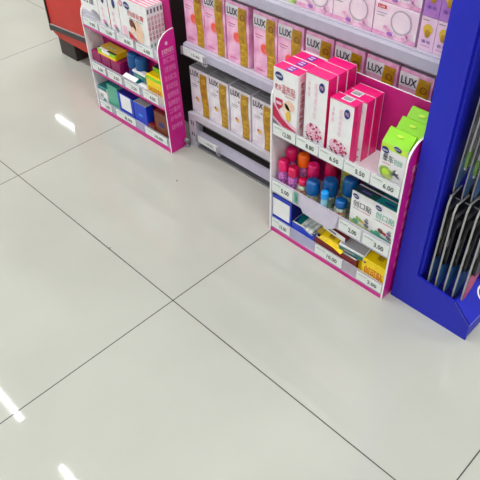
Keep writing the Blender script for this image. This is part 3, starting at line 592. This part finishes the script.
small('blue_box', .07, .03, .11, 'blue', (-.719, .443, .0145), (0, 0, 0), 'plain blue box between the white-panelled carton and brown boxes', top='silver', art=lambda b, w, d, h: b.disc(FR(w), w * .5, h * .6, .012, .005, 'cyan', 1))
small('brown_box', .08, .035, .116, 'brown', (-.61, .448, .0145), (0, 0, 0), 'brown box with a blue oval in the lower right of the left stand', top='maroon', art=lambda b, w, d, h: b.disc(FR(w), w * .45, h * .6, .016, .009, 'logoblue', 1))
small('brown_box', .034, .03, .048, 'brown', (-.6465, .443, .0145), (0, 0, 0), 'small brown box leaning beside the taller brown one', top='maroon')

# ================================================================ blue stand
BX0, BX1, BY0, BY1 = .404, .623, .418, .86
bs = empty('blue_display_stand', ((BX0 + BX1) / 2, .64, 0)); tag(bs, 'tall blue display stand with a tray holding hanging toothbrush packs, at the right edge', 'display stand')
def bb(mb, n, bevel=0): o = mb.build(n, bs, bevel=bevel); o.location = (-(BX0 + BX1) / 2, -.64, 0); return o
bb(MB().box(BX0, .463, BY0, BY1, 0, 1.5, 'standblue'), 'column')
bb(MB().box(.463, .470, BY0 + .008, BY1 - .01, .115, 1.48, 'standblue'), 'back_board', .001)
fr = MB().prism([(.463, 0.0), (.624, 0), (.623, .053), (.573, .102), (.463, .114)], 'y', BY0, BY0 + .006, 'standblue')
bb(fr, 'tray_front')
bb(MB().prism([(.463, 0.0), (.624, 0), (.623, .053), (.573, .102), (.463, .114)], 'y', BY1 - .006, BY1, 'standblue'), 'tray_back')
sl = MB().add([(.623, BY0, .053), (.623, BY1, .053), (.573, BY1, .102), (.573, BY0, .102), (.619, BY0, .053), (.619, BY1, .053), (.569, BY1, .102), (.569, BY0, .102)], [(0, 1, 2, 3), (7, 6, 5, 4), (0, 3, 7, 4), (1, 5, 6, 2), (3, 2, 6, 7)], 'standblue')
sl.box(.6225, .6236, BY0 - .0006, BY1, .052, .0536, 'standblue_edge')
v = Vector((-.05, 0, .049)).normalized(); n = Vector((.049, 0, .05)).normalized(); fs_ = (Vector((.623, BY0, .053)), Vector((0, 1, 0)), v, n)
sl.ring(fs_, .098, .034, .022, .006, 'white_gloss', 2)
bb(sl, 'sloped_fascia')
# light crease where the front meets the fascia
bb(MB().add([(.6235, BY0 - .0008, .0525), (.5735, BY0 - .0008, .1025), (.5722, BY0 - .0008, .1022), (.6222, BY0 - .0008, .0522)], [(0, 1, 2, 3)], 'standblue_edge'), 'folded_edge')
bb(MB().box(.619, .623, BY0 + .006, BY1, .006, .053, 'standblue'), 'tray_side')
bb(MB().box(.4705, .619, BY0 + .006, BY1 - .006, .045, .05, 'standblue'), 'tray_floor')
for x in (.43, .6):
    for y in (.45, .83): bb(MB().lathe([(.012, 0), (.012, .006)], 'black', c=(x, y, 0)), 'foot')

for z in (.36, .665, .96):
    for y in (.468, .56, .65, .74):
        bb(MB().lathe([(.0018, 0), (.0018, .15)], 'metalgrey', c=(.469, y, z - .012), axis='x', seg=8), 'hook')
# toothbrush packs
def brush_pack(accent, low, clear=False):
    o = empty('toothbrush_pack')
    H = .268 if clear else .268; W_ = .062
    # backing card: outline in y-z with pointed foot, thickness in x
    out = [(-.030, .02), (-.028, -.004), (-.024, -.016), (-.018, -.014), (.012, .012), (.031, .045), (.031, H - .02), (.024, H), (-.024, H), (-.031, H - .02)]
    card = MB().prism(out, 'x', -.0005 if clear else -.0018, .003, 'mouse' if clear else 'packgrey', 'black')
    f = (Vector((.003, 0, 0)), Vector((0, 1, 0)), Vector((0, 0, 1)), Vector((1, 0, 0)))
    card.dec(f, [(-.027, .0), (-.02, -.006), (.01, .016), (.029, .048), (.029, .078), (-.029, .078)], accent, 1); card.rect(f, -.03, .14, .03, .165, 'mouse', 1); card.rect(f, -.024, H - .045, .024, H - .03, 'white_card' if not low else 'mouse', 1)
    card.text(f, '牙刷', -.014, .172, .014, .19, 'white_gloss', 2)
    card.build('backing_card', o)
    bl = MB().prism([(-.02, .05 if clear else .08), (.02, .05 if clear else .08), (.024, .07 if clear else .095), (.02, H - .07), (.012, H - .05), (-.012, H - .05), (-.02, H - .07), (-.024, .07 if clear else .095)], 'x', .0035, .011, 'blister' if clear else 'black')
    bl.build('clear_blister', o, loc=(0, -.0, 0), bevel=.002)
    for s in ((-1, 1) if clear else ()):
        t = MB(); y = s * .009
        t.prism([(y - .003, .04), (y + .003, .04), (y + .005, .09), (y + .0035, .14), (y + .002, .19), (y - .002, .19), (y - .0035, .14), (y - .005, .09)], 'x', .0045, .0085, 'white_gloss')
        b = t.build('toothbrush', o, bevel=.001)
        MB().prism([(y - .005, .188), (y + .005, .188), (y + .0045, .214), (y - .0045, .214)], 'x', .0042, .01, 'brushgreen').build('brush_head', b)
        MB().prism([(y - .006, .05), (y + .006, .05), (y + .007, .066), (y + .005, .088), (y - .005, .088), (y - .007, .066)], 'x', .004, .0106, 'brushgreen').build('grip', b)
    if not clear:
        q = MB().box(.0112, .0116, -.018, .018, .2, .214, 'mouse'); q.build('printed_band', o)
    return o
pr = {a: brush_pack(a[:8], True, a.endswith('clear')) for a in ('bluepack', 'pinkpack', 'bluepackclear', 'pinkpackclear')}
use = set()
words = ['closest to the blue column', 'second out from the column', 'middle one', 'fourth out from the column', 'outermost']
for z, tier in ((.1, 'lower tier'), (.395, 'middle tier'), (.69, 'top tier')):
    for yi, y in enumerate((.466, .56) if z < .6 else (.466,)):
        for i in range(5):
            a = ('pinkpack' if i == 4 else 'bluepack') + ('' if z < .2 else 'clear')
            o = pr[a] if a not in use else copy_tree(pr[a]); use.add(a)
            o.location = (.4835 + .0235 * i + (.002 if z > .2 else 0), y, z - .006 * (i % 2) + .003 * R_.uniform(-1, 1)); o.rotation_euler = (R_.uniform(-.03, .03), .0 if z < .2 else .02, R_.uniform(-.06, .06))
            tag(o, 'black toothbrush pack hanging edge-on, %s, %s, %s hook' % (words[i], tier, 'front' if yi == 0 else 'second'), 'toothbrush pack', 'toothbrush packs hanging on the blue stand')

# ================================================================ red cabinet
RX0, RX1, RY0, RY1 = -1.478, -.80, .585, 1.15
rc = empty('red_counter', ((RX0 + RX1) / 2, (RY0 + RY1) / 2, 0)); tag(rc, 'red-panelled counter with dark trim and dark feet behind the left display stand', 'counter')
def rbp(mb, n, bevel=0): o = mb.build(n, rc, bevel=bevel); o.location = (-(RX0 + RX1) / 2, -(RY0 + RY1) / 2, 0); return o
rbp(MB().prism([(RX0 + .0, .102), (RX0 + .055, .082), (RX1, .082), (RX1, .86), (RX0, .86)], 'y', RY0 + .003, RY1, 'redpanel'), 'body', .003)
zs = lambda x: .108 + (x - RX0) * .08
rbp(MB().prism([(RX0 - .002, zs(RX0)), (RX1, zs(RX1)), (RX1, zs(RX1) + .02), (RX0 - .002, zs(RX0) + .02)], 'y', RY0 - .004, RY0 + .003, 'darktrim'), 'trim_band', .001)
rbp(MB().prism([(RX0 - .002, zs(RX0) + .021), (RX1, zs(RX1) + .021), (RX1, zs(RX1) + .024), (RX0 - .002, zs(RX0) + .024)], 'y', RY0 - .002, RY0 + .003, 'silver'), 'trim_line')
rbp(MB().box(RX0 - .002, RX0 + .004, RY0 - .003, RY0 + .003, .102, .86, 'darktrim'), 'corner_trim')
rbp(MB().box(RX0 + .02, RX1, RY0 + .0, RY1, .86, .885, 'darktrim'), 'counter_top')
rbp(MB().box(RX1 + .001, -.535, RY0 + .02, RY1, 0, .885, 'blackmetal'), 'dark_gap_block', .003)  # made-up black box, added so the gap beside the shelving looks dark
for x in (-1.455, -.94): 
    for y in (RY0 + .012, RY1 - .14): rbp(MB().box(x, x + .12, y, y + .12, 0, .082, 'footbrown'), 'foot', .003)
rbp(MB().box(-1.3, RX1 - .02, RY0 + .16, RY0 + .18, .0, .082, 'blackmetal'), 'plinth')

# ================================================================ crumbs on the floor
for (x, y, l) in ((-.388, .347, 'tiny dark crumb on the floor in front of the lower shelf'), (-.288, .004, 'tiny dark crumb on the floor near the tile seam crossing')):
    tag(MB().lathe([(.001, 0), (.0022, .0008), (.0012, .0018)], 'footbrown', seg=7).build('crumb', loc=(x, y, 0)), l, 'crumb')
